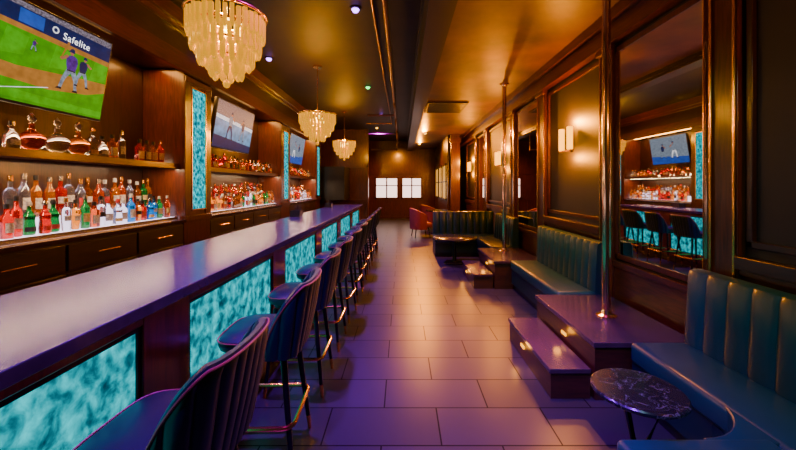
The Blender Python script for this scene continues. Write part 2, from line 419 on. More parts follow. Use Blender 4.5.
# ------------------------------------------------------------------ back bar (left wall)
XFc, XBk = -2.73, -3.245
pil = [(4.51, 5.12), (8.12, 8.73), (11.37, 11.98)]
plab = ['nearest dark wood pilaster with glowing cyan panel', 'second dark wood pilaster with glowing cyan panel', 'farthest dark wood pilaster with glowing cyan panel']
for (a, b), l in zip(pil, plab):
    t = thing('lit_pilaster', l, 'pilaster', (XFc, (a+b)/2, 0), group='cyan lit pilasters of the back bar')
    h = (b-a)/2
    bm = BM(); box(bm, XBk-XFc, 0, -h, h, 0, 2.965)
    for (p, q, r_, s) in ((-h, -.17, 1.08, 2.9), (.17, h, 1.08, 2.9)): box(bm, 0, .015, p, q, r_, s)
    box(bm, 0, .028, -h, h, 2.82, 2.89); box(bm, 0, .03, -h, h, 1.05, 1.12)
    obj('body', bm, M['wood_red'], t, bev=.004)
    bm = BM(); box(bm, .001, .012, -.155, .155, 1.2, 2.76); obj('light_panel', bm, M['glow_s'], t)
    bm = BM()
    for (p, q, r_, s) in ((-.17, -.155, 1.185, 2.775), (.155, .17, 1.185, 2.775), (-.155, .155, 1.185, 1.2), (-.155, .155, 2.76, 2.775)): box(bm, .001, .022, p, q, r_, s)
    obj('panel_frame', bm, M['brass'], t)
bays = [(-1.0, 4.51), (5.12, 8.12), (8.73, 11.37)]
bname = ['nearest', 'middle', 'farthest']
for i, (a, b) in enumerate(bays):
    a += .003; b -= .003
    t = thing('back_bar_cabinet', 'dark wood drawer cabinet under the %s bay of the back bar' % bname[i], 'cabinet', (XFc, a, 0), group='back bar cabinets')
    L_ = b-a
    bm = BM(); box(bm, XBk-XFc, -.02, 0, L_, .08, 1.04); box(bm, XBk-XFc, -.06, 0, L_, 0, .08); obj('body', bm, M['wood_h'], t)
    n = max(3, round(L_/.75)); w = L_/n
    for k in range(n):
        if a+(k+1)*w < 1.4: continue
        bm = BM(); box(bm, -.02, 0, k*w+.015, (k+1)*w-.015, .80, 1.02); d = obj('drawer', bm, M['wood_h'], t, bev=.004)
        bm = BM(); c = (k+.5)*w
        tube(bm, [(.001, c-.12, .92), (.03, c-.12, .92), (.03, c+.12, .92), (.001, c+.12, .92)], .006, 8); obj('handle', bm, M['brass'], d)
        bm = BM(); box(bm, -.02, 0, k*w+.015, (k+1)*w-.015, .12, .78); d = obj('door', bm, M['wood_h'], t, bev=.004)
    bm = BM(); box(bm, XBk, XFc+.03, a, b, 1.042, 1.08)
    tag(obj('back_counter', bm, M['bartop'], bev=.004), 'dark counter slab in the %s bay of the back bar' % bname[i], 'counter', 'back bar counters')
    t = thing('bottle_step', 'white glowing two tier bottle step in the %s bay' % bname[i], 'shelf', (0, a, 1.081), group='lit bottle steps')
    bm = BM(); box(bm, -3.0, -2.80, .02, L_-.02, 0, .035); box(bm, -3.22, -3.0, .02, L_-.02, 0, .155); obj('light_box', bm, M['lightbox'], t)
    bm = BM(); box(bm, -2.80, -2.795, .02, L_-.02, 0, .038); obj('front_edge', bm, M['steel'], t)
    bm = BM(); box(bm, -3.24, -2.80, a, b, 1.73, 1.77); box(bm, -2.80, -2.785, a, b, 1.715, 1.775)
    tag(obj('bottle_shelf', bm, M['wood_red_h']), 'wooden upper bottle shelf in the %s bay of the back bar' % bname[i], 'shelf', 'upper bottle shelves')

# bottles ------------------------------------------------------------------
SH = {
 'slim':   dict(b=[(0, 0), (.032, 0), (.036, .006), (.036, .185), (.030, .205), (.015, .225), (.0135, .275), (0, .275)], c=[(0, .268), (.0165, .268), (.0165, .305), (0, .305)], l=(.0365, .06, .14), p=2),
 'round':  dict(b=[(0, 0), (.038, 0), (.042, .006), (.042, .15), (.038, .172), (.018, .20), (.015, .245), (0, .245)], c=[(0, .238), (.018, .238), (.018, .275), (0, .275)], l=(.0425, .045, .125), p=2),
 'square': dict(b=[(0, 0), (.033, 0), (.036, .005), (.036, .155), (.033, .168), (.016, .18), (.014, .215), (0, .215)], c=[(0, .21), (.019, .21), (.020, .25), (0, .25)], l=(.0365, .035, .12), p=6),
 'tapered':dict(b=[(0, 0), (.028, 0), (.031, .005), (.041, .17), (.037, .195), (.015, .215), (.013, .27), (0, .27)], c=[(0, .262), (.016, .262), (.016, .30), (0, .30)], l=(.0385, .09, .14), p=2),
 'flask':  dict(b=[(0, 0), (.034, 0), (.041, .006), (.044, .05), (.037, .12), (.043, .16), (.020, .195), (.014, .21), (.014, .25), (0, .25)], c=[(0, .245), (.018, .245), (.022, .262), (.014, .285), (0, .288)], l=(.0444, .03, .07), p=2),
 'squat':  dict(b=[(0, 0), (.040, 0), (.048, .01), (.052, .06), (.046, .12), (.022, .155), (.016, .17), (.016, .20), (0, .20)], c=[(0, .193), (.022, .193), (.024, .225), (0, .23)], l=(.0525, .04, .085), p=2),
 'decanter':dict(b=[(0, 0), (.045, 0), (.050, .008), (.034, .018), (.060, .035), (.084, .065), (.090, .092), (.080, .122), (.046, .155), (.020, .172), (.016, .215), (.024, .222), (0, .222)], c=[(0, .217), (.012, .222), (.014, .235), (.028, .25), (.032, .270), (.018, .290), (.008, .300), (0, .315)], l=(.0865, .07, .1), p=2),
}
def glassmat(n, c, tr=.55): return mat(n, c, .04, trans=tr)
LQ = {'amber': glassmat('amber_spirit', (.85, .26, .006), .85), 'red': glassmat('red_spirit', (.65, .010, .004), .78), 'clear': glassmat('clear_glass', (.85, .88, .95), .97),
      'brown': glassmat('brown_glass', (.28, .070, .004), .75), 'green': glassmat('green_glass', (.010, .24, .04), .7), 'blue': glassmat('blue_glass', (.004, .22, .60), .7),
      'rose': glassmat('rose_spirit', (.80, .12, .02), .85), 'dark': glassmat('dark_bottle_glass', (.02, .012, .014), .2)}
CP = {'black': M['black'], 'gold': M['brass'], 'silver': M['steel'], 'red': mat('red_cap', (.35, .006, .004), .4), 'white': mat('white_cap', (.40, .40, .40), .4)}
LB = {'white': mat('white_label', (.40, .36, .31), .6, var=.55, vscale=80), 'cream': mat('cream_label', (.42, .28, .10), .6, var=.45, vscale=80), 'black': mat('black_label', (.015, .015, .015), .5, var=.2, vscale=60), 'red': mat('red_label', (.33, .012, .008), .55, var=.3, vscale=60)}
_mc = {}
def getmesh(kind, shape, mname, material):
    k = (kind, shape, mname)
    if k not in _mc:
        s = SH[shape]; bm = BM()
        if kind == 'body': lathe(bm, s['b'], 12 if shape == 'decanter' else 20, power=s['p'])
        elif kind == 'cap': lathe(bm, s['c'], 12)
        elif kind == 'collar': tube(bm, [(.024*math.cos(2*PI*q/20), .024*math.sin(2*PI*q/20), .178) for q in range(20)], .004, 6, closed=True)
        else:
            r, z0, z1 = s['l']
            if shape == 'tapered': r0, r1 = .031+.01*z0/.17+.0007, .031+.01*z1/.17+.0007
            else: r0 = r1 = r
            rings = []
            for z, rr in ((z0, r0), (z1, r1)):
                row = []
                for i in range(13):
                    a = R(-65)+R(130)*i/12; c, q = math.cos(a), math.sin(a); p = s['p']
                    kk = 1 if p == 2 else 1/((abs(c)**p+abs(q)**p)**(1/p))
                    row.append(bm.verts.new((rr*kk*c, rr*kk*q, z)))
                rings.append(row)
            for i in range(12): bm.faces.new((rings[0][i], rings[0][i+1], rings[1][i+1], rings[1][i]))
        _mc[k] = finish(kind, bm, material)
    return _mc[k]
nb = 0
def bottle(x, y, z, shape, liq, cap, lab, label, group, sc=1.0, zs=1.0):
    global nb; nb += 1
    nm = 'decanter' if shape == 'decanter' else 'bottle'
    t = thing(nm, label, nm, (x, y, z), (0, 0, random.uniform(-.3, .3) if shape != 'square' else random.uniform(-.06, .06)), group)
    t.scale = (sc, sc, sc*zs)
    link('bottle_body', getmesh('body', shape, liq, LQ[liq]), t)
    link('stopper' if shape == 'decanter' else 'cap', getmesh('cap', shape, cap, CP[cap] if shape != 'decanter' else LQ['clear']), t)
    if shape == 'decanter': link('collar', getmesh('collar', shape, 'gold', M['brass']), t)
    else: link('paper_label', getmesh('label', shape, lab, LB[lab]), t)
def row(x, y0, y1, n, z, liqs, shelf, bay, group, shapes=('slim', 'round', 'square', 'tapered', 'flask'), s=(.92, 1.06), hs=(.88, 1.10)):
    for k in range(n):
        y = y0+(y1-y0)*k/(n-1)+random.uniform(-.002, .002)
        shape = random.choice(shapes)
        liq = liqs[min(len(liqs)-1, int(k/n*len(liqs)))] if random.random() < .6 else random.choice(liqs)
        cap = random.choice(list(CP)); lab = random.choice(['white', 'white', 'cream', 'black', 'red'])
        bottle(x+random.uniform(-.02, .02), y, z, shape, liq, cap, lab, '%s %s bottle with %s cap, %s from left, %s, %s bay' % (liq, shape, cap, ORD[k], shelf, bay), group, random.uniform(*s), random.uniform(*hs))
zf, zr, zu = 1.117, 1.237, 1.771
row(-2.89, 2.62, 4.40, 20, zf, ['red', 'red', 'clear', 'amber', 'rose', 'clear', 'clear', 'amber', 'blue', 'green'], 'lower shelf front row', 'nearest', 'front row bottles in the nearest bay', s=(.90, 1.02))
row(-3.10, 2.84, 4.40, 16, zr, ['rose', 'amber', 'red', 'clear', 'brown', 'clear', 'amber', 'clear', 'green', 'amber'], 'lower shelf back row', 'nearest', 'back row bottles in the nearest bay', ('slim', 'tapered', 'slim', 'round'), (1.06, 1.13), (.96, 1.18))
row(-2.89, 5.45, 7.98, 26, zf, ['amber', 'red', 'brown', 'clear', 'amber', 'green', 'amber'], 'lower shelf front row', 'middle', 'front row bottles in the middle bay', s=(.92, 1.04))
row(-3.10, 5.62, 7.98, 24, zr, ['clear', 'amber', 'red', 'amber', 'clear', 'brown'], 'lower shelf back row', 'middle', 'back row bottles in the middle bay', ('slim', 'tapered', 'slim', 'round'), (1.0, 1.08))
row(-2.93, 5.45, 7.98, 22, zu, ['red', 'amber', 'rose', 'clear', 'amber'], 'upper shelf', 'middle', 'upper shelf bottles in the middle bay', ('round', 'square', 'squat'), (.9, .98), (.9, 1.02))
row(-2.89, 9.1, 11.25, 20, zf, ['amber', 'red', 'clear', 'amber'], 'lower shelf front row', 'farthest', 'front row bottles in the farthest bay')
row(-3.10, 9.3, 11.25, 18, zr, ['amber', 'clear', 'red', 'amber'], 'lower shelf back row', 'farthest', 'back row bottles in the farthest bay')
row(-2.93, 9.1, 11.25, 17, zu, ['amber', 'red', 'amber', 'clear'], 'upper shelf', 'farthest', 'upper shelf bottles in the farthest bay', ('round', 'square', 'squat'), (.9, .98), (.9, 1.02))
g = 'bottles and decanters on the upper shelf of the nearest bay'
up = [(2.70, 'squat', 'clear', 'silver', 'white', 'leftmost short clear bottle on the upper shelf of the nearest bay'),
      (2.85, 'decanter', 'rose', 'silver', 'white', 'round rose decanter with glass stopper, leftmost of three decanters'),
      (3.06, 'decanter', 'clear', 'silver', 'white', 'round clear decanter with glass stopper, middle of three decanters'),
      (3.26, 'decanter', 'amber', 'silver', 'white', 'round amber decanter with glass stopper, rightmost of three decanters'),
      (3.41, 'flask', 'clear', 'gold', 'cream', 'waisted clear bottle just right of the three decanters'),
      (3.52, 'squat', 'clear', 'black', 'white', 'squat clear bottle with black cap, second right of the decanters'),
      (3.64, 'square', 'amber', 'black', 'white', 'square amber bottle in the middle of the nearest upper shelf'),
      (3.76, 'slim', 'clear', 'silver', 'white', 'tall clear bottle in the middle of the nearest upper shelf'),
      (4.02, 'square', 'red', 'black', 'cream', 'square red bottle, first of four at the shelf end'),
      (4.13, 'square', 'brown', 'black', 'white', 'square brown bottle, second of four at the shelf end'),
      (4.24, 'square', 'amber', 'black', 'cream', 'square amber bottle, third of four at the shelf end'),
      (4.36, 'round', 'red', 'gold', 'cream', 'round red bottle against the nearest pilaster on the upper shelf')]
for (y, s, lq, cp, lb, l) in up: bottle(-2.93, y, zu, s, lq, cp, lb, l, g, 1.0 if s != 'squat' else .95)

# ------------------------------------------------------------------ televisions
def em(name, c, s=1.0, var=.25, vs=14):
    s *= 1.25
    m = mat(name, (0, 0, 0), .3, emis=c, es=s, spec=.1)
    nt = m.node_tree; b = nt.nodes['Principled BSDF']
    tc = nt.nodes.new('ShaderNodeTexCoord'); n = nt.nodes.new('ShaderNodeTexNoise'); n.inputs['Scale'].default_value = vs; n.inputs['Detail'].default_value = 6
    r = nt.nodes.new('ShaderNodeValToRGB'); r.color_ramp.elements[0].position = .3; r.color_ramp.elements[1].position = .7
    r.color_ramp.elements[0].color = (*[q*(1-var) for q in c], 1); r.color_ramp.elements[1].color = (*[min(1, q*(1+var)) for q in c], 1)
    nt.links.new(tc.outputs['Object'], n.inputs['Vector']); nt.links.new(n.outputs['Fac'], r.inputs['Fac']); nt.links.new(r.outputs['Color'], b.inputs['Emission Color'])
    return m
S = {'grass': em('screen_grass', (.030, .20, .003), 1.3), 'grass2': em('screen_grass_light', (.040, .25, .004), 1.3), 'dirt': em('screen_dirt', (.28, .11, .02), 1.3), 'navy': em('screen_navy', (.003, .010, .06), 1.2),
     'white': em('screen_white', (.6, .6, .65), 1.4), 'lettering': em('screen_lettering_white', (.85, .85, .9), 2.0, 0), 'purple': em('screen_purple', (.05, .01, .16), 1.2, .5, 40), 'skin': em('screen_tan', (.28, .10, .05), 1.2), 'red': em('screen_red', (.5, .005, .01), 1.3),
     'sky': em('screen_pale_blue', (.10, .24, .42), 1.1, .4, 9), 'grey': em('screen_grey', (.14, .18, .24), 1.2, .5, 40), 'blue': em('screen_blue', (.01, .05, .28), 1.3), 'black': em('screen_dark', (.01, .01, .015), 1), 'crowd': em('screen_crowd', (.12, .10, .13), 1.2, .9, 60)}
def player(par, x, z, s, arm, legs, shirt, bat=False):
    P = lambda u, v: (x+u*s*arm, z+v*s)
    def piece(nm, pts, y, m):
        bm = BM(); poly(bm, [P(*q) for q in pts], y); obj(nm, bm, m, par)
    piece('screen_leg', [(-.24, .0), (-.16, .0), (-.13, .12), (-.12, .22), (-.01, .40), (-.02, .46), (-.13, .46), (-.20, .28), (-.21, .12)], -.0343, legs)
    piece('screen_leg', [(.16, .0), (.24, .0), (.21, .14), (.18, .26), (.10, .46), (-.03, .46), (-.01, .38), (.09, .24), (.13, .12)], -.0344, legs)
    piece('screen_shoe', [(-.26, -.03), (-.11, -.03), (-.14, .02), (-.24, .02)], -.0346, S['black'])
    piece('screen_shoe', [(.15, -.03), (.31, -.03), (.25, .02), (.16, .02)], -.0346, S['black'])
    piece('screen_shirt', [(-.12, .44), (.08, .44), (.12, .56), (.14, .70), (.10, .77), (.02, .80), (-.06, .80), (-.13, .76), (-.16, .66), (-.14, .54)], -.0350, shirt)
    piece('screen_belt', [(-.125, .43), (.085, .43), (.09, .46), (-.125, .46)], -.0351, S['black'])
    piece('screen_arm', [(.08, .77), (.13, .70), (.24, .63), (.30, .66), (.28, .70), (.22, .72), (.14, .79)], -.0353, S['skin'])
    bm = BM(); poly(bm, [(x+.02*s*arm+.05*s*math.cos(a*PI/6), z+.86*s+.065*s*math.sin(a*PI/6)) for a in range(12)], -.0355); obj('screen_face', bm, S['skin'], par)
    piece('screen_cap', [(-.05, .86), (.12, .87), (.075, .91), (.06, .94), (.01, .96), (-.04, .94)], -.0358, S['navy'])
    if bat: piece('screen_bat', [(.26, .66), (.285, .65), (.16, 1.06), (.115, 1.08), (.10, 1.05)], -.0357, S['dirt'])
def text_mesh(txt, size, m):
    c = bpy.data.curves.new('txt', 'FONT'); c.body = txt; c.size = size
    c.dimensions = '2D'; c.space_character = 1.08
    o = bpy.data.objects.new('txt', c); COL.objects.link(o)
    dg = bpy.context.evaluated_depsgraph_get(); me = bpy.data.meshes.new_from_object(o.evaluated_get(dg))
    COL.objects.unlink(o); bpy.data.objects.remove(o)
    me.materials.clear(); me.materials.append(m); return me
def television(y, zc, label, kind, W=1.34, H=.76):
    t = thing('television', label, 'television', (-2.84, y, zc), (R(9), 0, R(90)), 'wall televisions over the back bar')
    w, h = W/2, H/2
    bm = BM(); rbox(bm, -w, w, -.03, .03, -h, h, .008, 2); obj('casing', bm, M['black'], t)
    bm = BM(); box(bm, -.12, .12, .03, .397, -.06, .06); obj('wall_bracket', bm, M['blackmetal'], t)
    a, b, c, d = -w+.018, w-.018, -h+.022, h-.018
    bm = BM(); poly(bm, [(a, c), (b, c), (b, d), (a, d)], -.032)
    X = lambda u: a+(b-a)*u
    Z = lambda v: c+(d-c)*v
    if kind == 'ball':
        s = obj('screen', bm, S['grass'], t)
        def pc(nm, pts, y, m):
            q = BM(); poly(q, [(X(u), Z(v)) for u, v in pts], y); obj(nm, q, m, s)
        pc('screen_crowd', [(0, .96), (1, .93), (1, 1), (0, 1)], -.0325, S['crowd'])
        pc('screen_wall', [(0, .80), (1, .75), (1, .93), (0, .96)], -.0326, S['navy'])
        pc('screen_banner', [(.38, .80), (.52, .793), (.52, .93), (.38, .937)], -.0330, S['blue'])
        pc('screen_warning_track', [(0, .75), (1, .69), (1, .75), (0, .80)], -.033, S['dirt'])
        pc('screen_infield_dirt', [(0, .30), (.30, .22), (.60, .20), (.86, .26), (1, .34), (1, .46), (.84, .44), (.62, .40), (.40, .36), (.20, .38), (0, .42)], -.033, S['dirt'])
        for q in (.02, .30, .58, .86):
            pc('screen_mown_stripe', [(q, .44), (min(1, q+.13), .48), (min(1, q+.15), .68), (q+.03, .71)], -.0328, S['grass2'])
        pc('screen_mown_stripe', [(0, .04), (1, .02), (1, .09), (0, .14)], -.0328, S['grass2'])
        pc('screen_foul_line', [(.10, .0), (.110, .0), (.60, .22), (.592, .225)], -.0335, S['white'])
        player(s, X(.72), Z(.26), .36, -1, S['grey'], S['purple'], True); player(s, X(.81), Z(.34), .27, 1, S['grey'], S['navy']); player(s, X(.48), Z(.56), .09, 1, S['grey'], S['purple'])
        link('screen_lettering', text_mesh('Safelite', .080, S['lettering']), s, (X(.64), -.0337, Z(.805)), (R(90), R(2), 0))
        cx, cz = X(.59), Z(.865)
        bm = BM(); ring = [(cx+.028*math.cos(k*PI/8), cz+.028*math.sin(k*PI/8)) for k in range(16)]; inn = [(cx+.016*math.cos(k*PI/8), cz+.016*math.sin(k*PI/8)) for k in range(16)]
        vo = [bm.verts.new((p, -.0337, q)) for p, q in ring]; vi = [bm.verts.new((p, -.0337, q)) for p, q in inn]
        for k in range(16): bm.faces.new((vo[k], vo[(k+1) % 16], vi[(k+1) % 16], vi[k]))
        obj('screen_round_mark', bm, S['white'], s)
    elif kind == 'rink':
        s = obj('screen', bm, S['sky'], t)
        bm = BM(); poly(bm, [(X(0), Z(0)), (X(1), Z(0)), (X(1), Z(.16)), (X(0), Z(.26))], -.033); obj('screen_band', bm, S['navy'], s)
        bm = BM(); poly(bm, [(X(.0), Z(.70)), (X(1), Z(.60)), (X(1), Z(1)), (X(.0), Z(1))], -.033); obj('screen_crowd', bm, S['crowd'], s)
        bm = BM(); poly(bm, [(X(0), Z(.62)), (X(1), Z(.52)), (X(1), Z(.60)), (X(0), Z(.70))], -.033); obj('screen_board', bm, S['white'], s)
        player(s, X(.36), Z(.22), .46, 1, S['navy'], S['grey']); player(s, X(.70), Z(.26), .38, -1, S['grey'], S['navy'])
    else:
        s = obj('screen', bm, S['grey'], t)
        bm = BM(); poly(bm, [(X(0), Z(0)), (X(1), Z(0)), (X(1), Z(.3)), (X(0), Z(.22))], -.033); obj('screen_band', bm, S['blue'], s)
        player(s, X(.35), Z(.2), .46, 1, S['white'], S['grey']); player(s, X(.65), Z(.22), .40, -1, S['grey'], S['navy'])
television(2.76, 2.49, 'nearest television showing a baseball game on green grass', 'ball')
television(6.07, 2.47, 'middle television showing a pale blue sports picture', 'rink')
television(9.60, 2.46, 'farthest television over the back bar showing a grey picture', 'grey')

# ------------------------------------------------------------------ the bar
t = thing('bar_counter', 'long dark wood bar front inset with glowing cyan panels', 'bar', (-1.045, .1, 0))
Y0 = .1; BEND = 8.75
bm = BM(); box(bm, -.45, 0, 0, BEND-Y0, .12, 1.0); box(bm, -.42, -.05, 0, BEND-Y0, 0, .12); obj('bar_body', bm, M['wood'], t)
pan = [(.3+1.43*k, 1.42+1.43*k) for k in range(6)]
bm = BM(); prev = .1
for (a, b) in pan+[(BEND, BEND)]:
    if a > prev: box(bm, .0, .025, prev-Y0, a-Y0, .12, .995)
    prev = b
for (a, b) in pan:
    box(bm, 0, .025, a-Y0, b-Y0, .12, .24); box(bm, 0, .025, a-Y0, b-Y0, .95, .995)
obj('front_frame', bm, M['wood_red'], t, bev=.005)
for (a, b) in pan:
    bm = BM(); box(bm, .001, .008, a+.02-Y0, b-.02-Y0, .26, .93); obj('light_panel', bm, M['glow'], t, label='glowing cyan onyx panel')
    bm = BM()
    for (p, q, r_, s) in ((a, a+.02, .24, .95), (b-.02, b, .24, .95), (a+.02, b-.02, .24, .26), (a+.02, b-.02, .93, .95)): box(bm, .001, .016, p-Y0, q-Y0, r_, s)
    obj('panel_frame', bm, M['blackmetal'], t)
bm = BM(); box(bm, -1.65, -.97, .06, BEND+.05, 1.003, 1.050)
tag(obj('bar_worktop', bm, M['bartop'], bev=.003), 'long satin dark stone worktop of the bar with purple sheen', 'worktop')

def caddy(x, y, label):
    t = thing('napkin_caddy', label, 'caddy', (x, y, 1.0515), group='caddies on the bar top')
    bm = BM(); box(bm, -.07, .07, -.09, .09, 0, .008)
    for (p, q, r_, s) in ((-.07, .07, -.09, -.084), (-.07, .07, .084, .09), (-.07, -.064, -.09, .09), (.064, .07, -.09, .09), (-.07, .07, -.003, .003)): box(bm, p, q, r_, s, .008, .09)
    obj('caddy_box', bm, M['black'], t)
    bm = BM(); box(bm, -.055, .055, -.08, -.01, .009, .075); obj('napkins', bm, LB['white'], t)
    for k in range(9):
        bm = BM(); tube(bm, [(-.04+.01*k, .045+.01*(k % 3), .01), (-.045+.011*k, .045+.012*(k % 3), .16)], .003, 6); obj('straw', bm, M['black'], t)
for y, l in ((5.3, 'nearer black napkin and straw caddy on the bar top'), (7.6, 'farther black napkin and straw caddy on the bar top')): caddy(-1.55, y, l)

# ------------------------------------------------------------------ bar stools
def make_stool(label, loc, rz):
    t = thing('bar_stool', label, 'bar stool', loc, (0, 0, rz), 'bar stools along the bar')
    bm = BM(); pw = 4.2
    lathe(bm, [(0, .645), (.178, .645), (.200, .655), (.208, .68), (.200, .705), (.168, .724), (.08, .732), (0, .734)], 44, power=pw); obj('seat', bm, M['stoolseat'], t)
    bm = BM()
    tube(bm, [(.2085*math.cos(2*PI*k/48)/((abs(math.cos(2*PI*k/48))**pw+abs(math.sin(2*PI*k/48))**pw)**(1/pw)), .2085*math.sin(2*PI*k/48)/((abs(math.cos(2*PI*k/48))**pw+abs(math.sin(2*PI*k/48))**pw)**(1/pw)), .702) for k in range(48)], .004, 5, closed=True); obj('seat_piping', bm, M['piping'], t)
    bm = BM(); lathe(bm, [(0, .610), (.165, .610), (.18, .62), (.18, .644), (0, .644)], 28, power=3); obj('seat_frame', bm, M['blackmetal'], t)
    bm = BM(); N = 110; rows = []; top = []
    def plan(u, off):
        a = u*R(72); c, s = math.cos(a), math.sin(a); p = 5.0
        k = 1/((abs(c)**p+abs(s)**p)**(1/p)); r = .214+off
        return r*k*c, r*k*s
    for i in range(N+1):
        u = -1+2*i/N; e = abs(u)
        zt = 1.0 if e < .56 else 1.0-.28*((e-.56)/.44)**1.6
        ch = .012*abs(math.cos(u*PI*5.5))**.6
        def P(off, z):
            tl = .070*max(0, (z-.62)/.36)*max(0, math.cos(u*PI/2))**.6
            x, y = plan(u, off); return (x+tl, y*(1+.10*max(0, (z-.62)/.36)), z)
        prof = [P(.004+ch*.6, .62), P(.006+ch, (.62+zt)/2), P(.004+ch, zt-.05), P(.010, zt-.02), P(.0, zt), P(-.018-ch*.3, zt-.004), P(-.022-ch, zt-.03), P(-.022-ch, (.68+zt)/2), P(-.014, .65)]
        rows.append([bm.verts.new(p) for p in prof]); top.append(P(.010, zt-.010))
    for a, b in zip(rows, rows[1:]):
        n = len(a)
        for j in range(n): bm.faces.new((a[j], a[(j+1) % n], b[(j+1) % n], b[j]))
    bm.faces.new(rows[0]); bm.faces.new(rows[-1])
    obj('backrest', bm, M['teal_dark'], t)
    bm = BM(); tube(bm, top, .0045, 6); obj('piping', bm, M['piping'], t)
    for sx in (-1, 1):
        for sy in (-1, 1):
            bm = BM(); tube(bm, [(.14*sx, .14*sy, .61), (.195*sx, .195*sy, .09)], .018, 10, r_end=.013); l = obj('leg', bm, M['blackmetal'], t)
            bm = BM(); tube(bm, [(.195*sx, .195*sy, .09), (.203*sx, .203*sy, .002)], .0135, 10, r_end=.010); obj('leg_tip', bm, M['brass'], l)
    bm = BM(); q = .188; pts = []
    for (cx, cy, a0) in ((q-.04, q-.04, 0), (-q+.04, q-.04, 90), (-q+.04, -q+.04, 180), (q-.04, -q+.04, 270)):
        for k in range(5): pts.append((cx+.055*math.cos(R(a0+22.5*k)), cy+.055*math.sin(R(a0+22.5*k)), .27))
    tube(bm, pts, .012, 8, closed=True); obj('foot_rail', bm, M['brass'], t)
    return t
SY = [1.20, 2.02, 2.75, 3.45, 4.15, 4.85, 5.55, 6.25, 6.95, 7.65, 8.3]
st = make_stool('dark vinyl bar stool nearest the camera, seat cut by the bottom edge', (-.785, SY[0], 0), R(-2))
for k, y in enumerate(SY[1:]):
    last = k == len(SY)-2
    lab = 'last upholstered bar stool at the far end of the bar' if last else 'upholstered bar stool, %s from the near end of the bar' % ORD[k+1]
    dup(st, (-.775+random.uniform(-.005, .012), y, 0), lab, R(random.uniform(-4, 4)))

# ------------------------------------------------------------------ banquettes
def bench_run(parent, ox, oy, rot, L_, D=.50, seatz=.43, topz=.93):
    loc = (ox, oy, 0); r = (0, 0, rot)
    bm = BM(); box(bm, 0, L_, -D+.06, -.005, 0, .09); obj('plinth', bm, M['black'], parent, loc, r)
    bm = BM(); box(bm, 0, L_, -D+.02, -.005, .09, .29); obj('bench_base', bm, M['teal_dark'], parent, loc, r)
    bm = BM(); rbox(bm, 0, L_, -D, -.09, .29, seatz, .030, 4); obj('seat_cushion', bm, M['teal'], parent, loc, r)
    bm = BM(); n = max(2, round(L_/.145)); w = L_/n; cols = []
    for i in range(n*8+1):
        x = i*w/8; u = (i % 8)/8; bul = .024*math.sqrt(max(0, math.sin(PI*u))) if (i % 8) else 0
        k = bul
        prof = [(-.005, .29), (-.105, .29), (-.12-k, seatz+.02), (-.108-k, .68), (-.095-k, topz-.035), (-.085-k*.6, topz-.010+k*.2), (-.060, topz+k*.2), (-.005, topz)]
        cols.append([bm.verts.new((x, y, z)) for y, z in prof])
    for a, b in zip(cols, cols[1:]):
        for j in range(len(a)): bm.faces.new((a[j], a[(j+1) % len(a)], b[(j+1) % len(b)], b[j]))
    bm.faces.new(cols[0]); bm.faces.new(cols[-1])
    obj('channelled_backrest', bm, M['teal'], parent, loc, r)
t = thing('banquette', 'nearest teal channelled corner banquette beside the marble table', 'banquette', (0, 0, 0), group='teal banquettes')
bench_run(t, 2.066, 2.48, R(-90), 1.95)
bench_run(t, 1.566, .52, R(180), .66, D=1.02)
arc = [(1.60, 1.50), (1.60, 1.86)]+[(1.286+.30*math.cos(R(-a)), 1.84+.30*math.sin(R(-a))) for a in range(0, 91, 10)]+[(1.286, 1.50)]
bm = BM(); prism(bm, arc, .29, .425); obj('corner_cushion', bm, M['teal'], t, bev=.015)
bm = BM(); prism(bm, arc, .02, .288); obj('corner_base', bm, M['teal_dark'], t)
t = thing('banquette', 'straight teal channelled banquette between the two dance platforms', 'banquette', (0, 0, 0), group='teal banquettes')
bench_run(t, 2.066, 5.21, R(-90), 1.58)
t = thing('banquette', 'farthest teal banquette, L shaped around the dark round table', 'banquette', (0, 0, 0), group='teal banquettes')
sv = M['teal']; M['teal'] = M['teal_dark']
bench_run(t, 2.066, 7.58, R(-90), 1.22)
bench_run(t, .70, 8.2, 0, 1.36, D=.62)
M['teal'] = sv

# ------------------------------------------------------------------ lights helpers
def point(x, y, z, c, e, r=.02):
    l = bpy.data.lights.new('lamp', 'POINT'); l.color = c; l.energy = e; l.shadow_soft_size = r
    o = bpy.data.objects.new('lamp', l); COL.objects.link(o); o.location = (x, y, z)
def spot(x, y, z, tx, ty, tz, c, e, ang=90, r=.04, blend=.8):
    l = bpy.data.lights.new('spot', 'SPOT'); l.color = c; l.energy = e; l.shadow_soft_size = r; l.spot_size = R(ang); l.spot_blend = blend
    o = bpy.data.objects.new('spot', l); COL.objects.link(o); o.location = (x, y, z)
    o.rotation_euler = (Vector((tx, ty, tz))-Vector((x, y, z))).to_track_quat('-Z', 'Y').to_euler()
def strip(x, y, z, sx, sy, c, e, rot=(0, 0, 0)):
    l = bpy.data.lights.new('strip', 'AREA'); l.shape = 'RECTANGLE'; l.size = sx; l.size_y = sy; l.color = c; l.energy = e
    o = bpy.data.objects.new('strip', l); COL.objects.link(o); o.location = (x, y, z); o.rotation_euler = rot

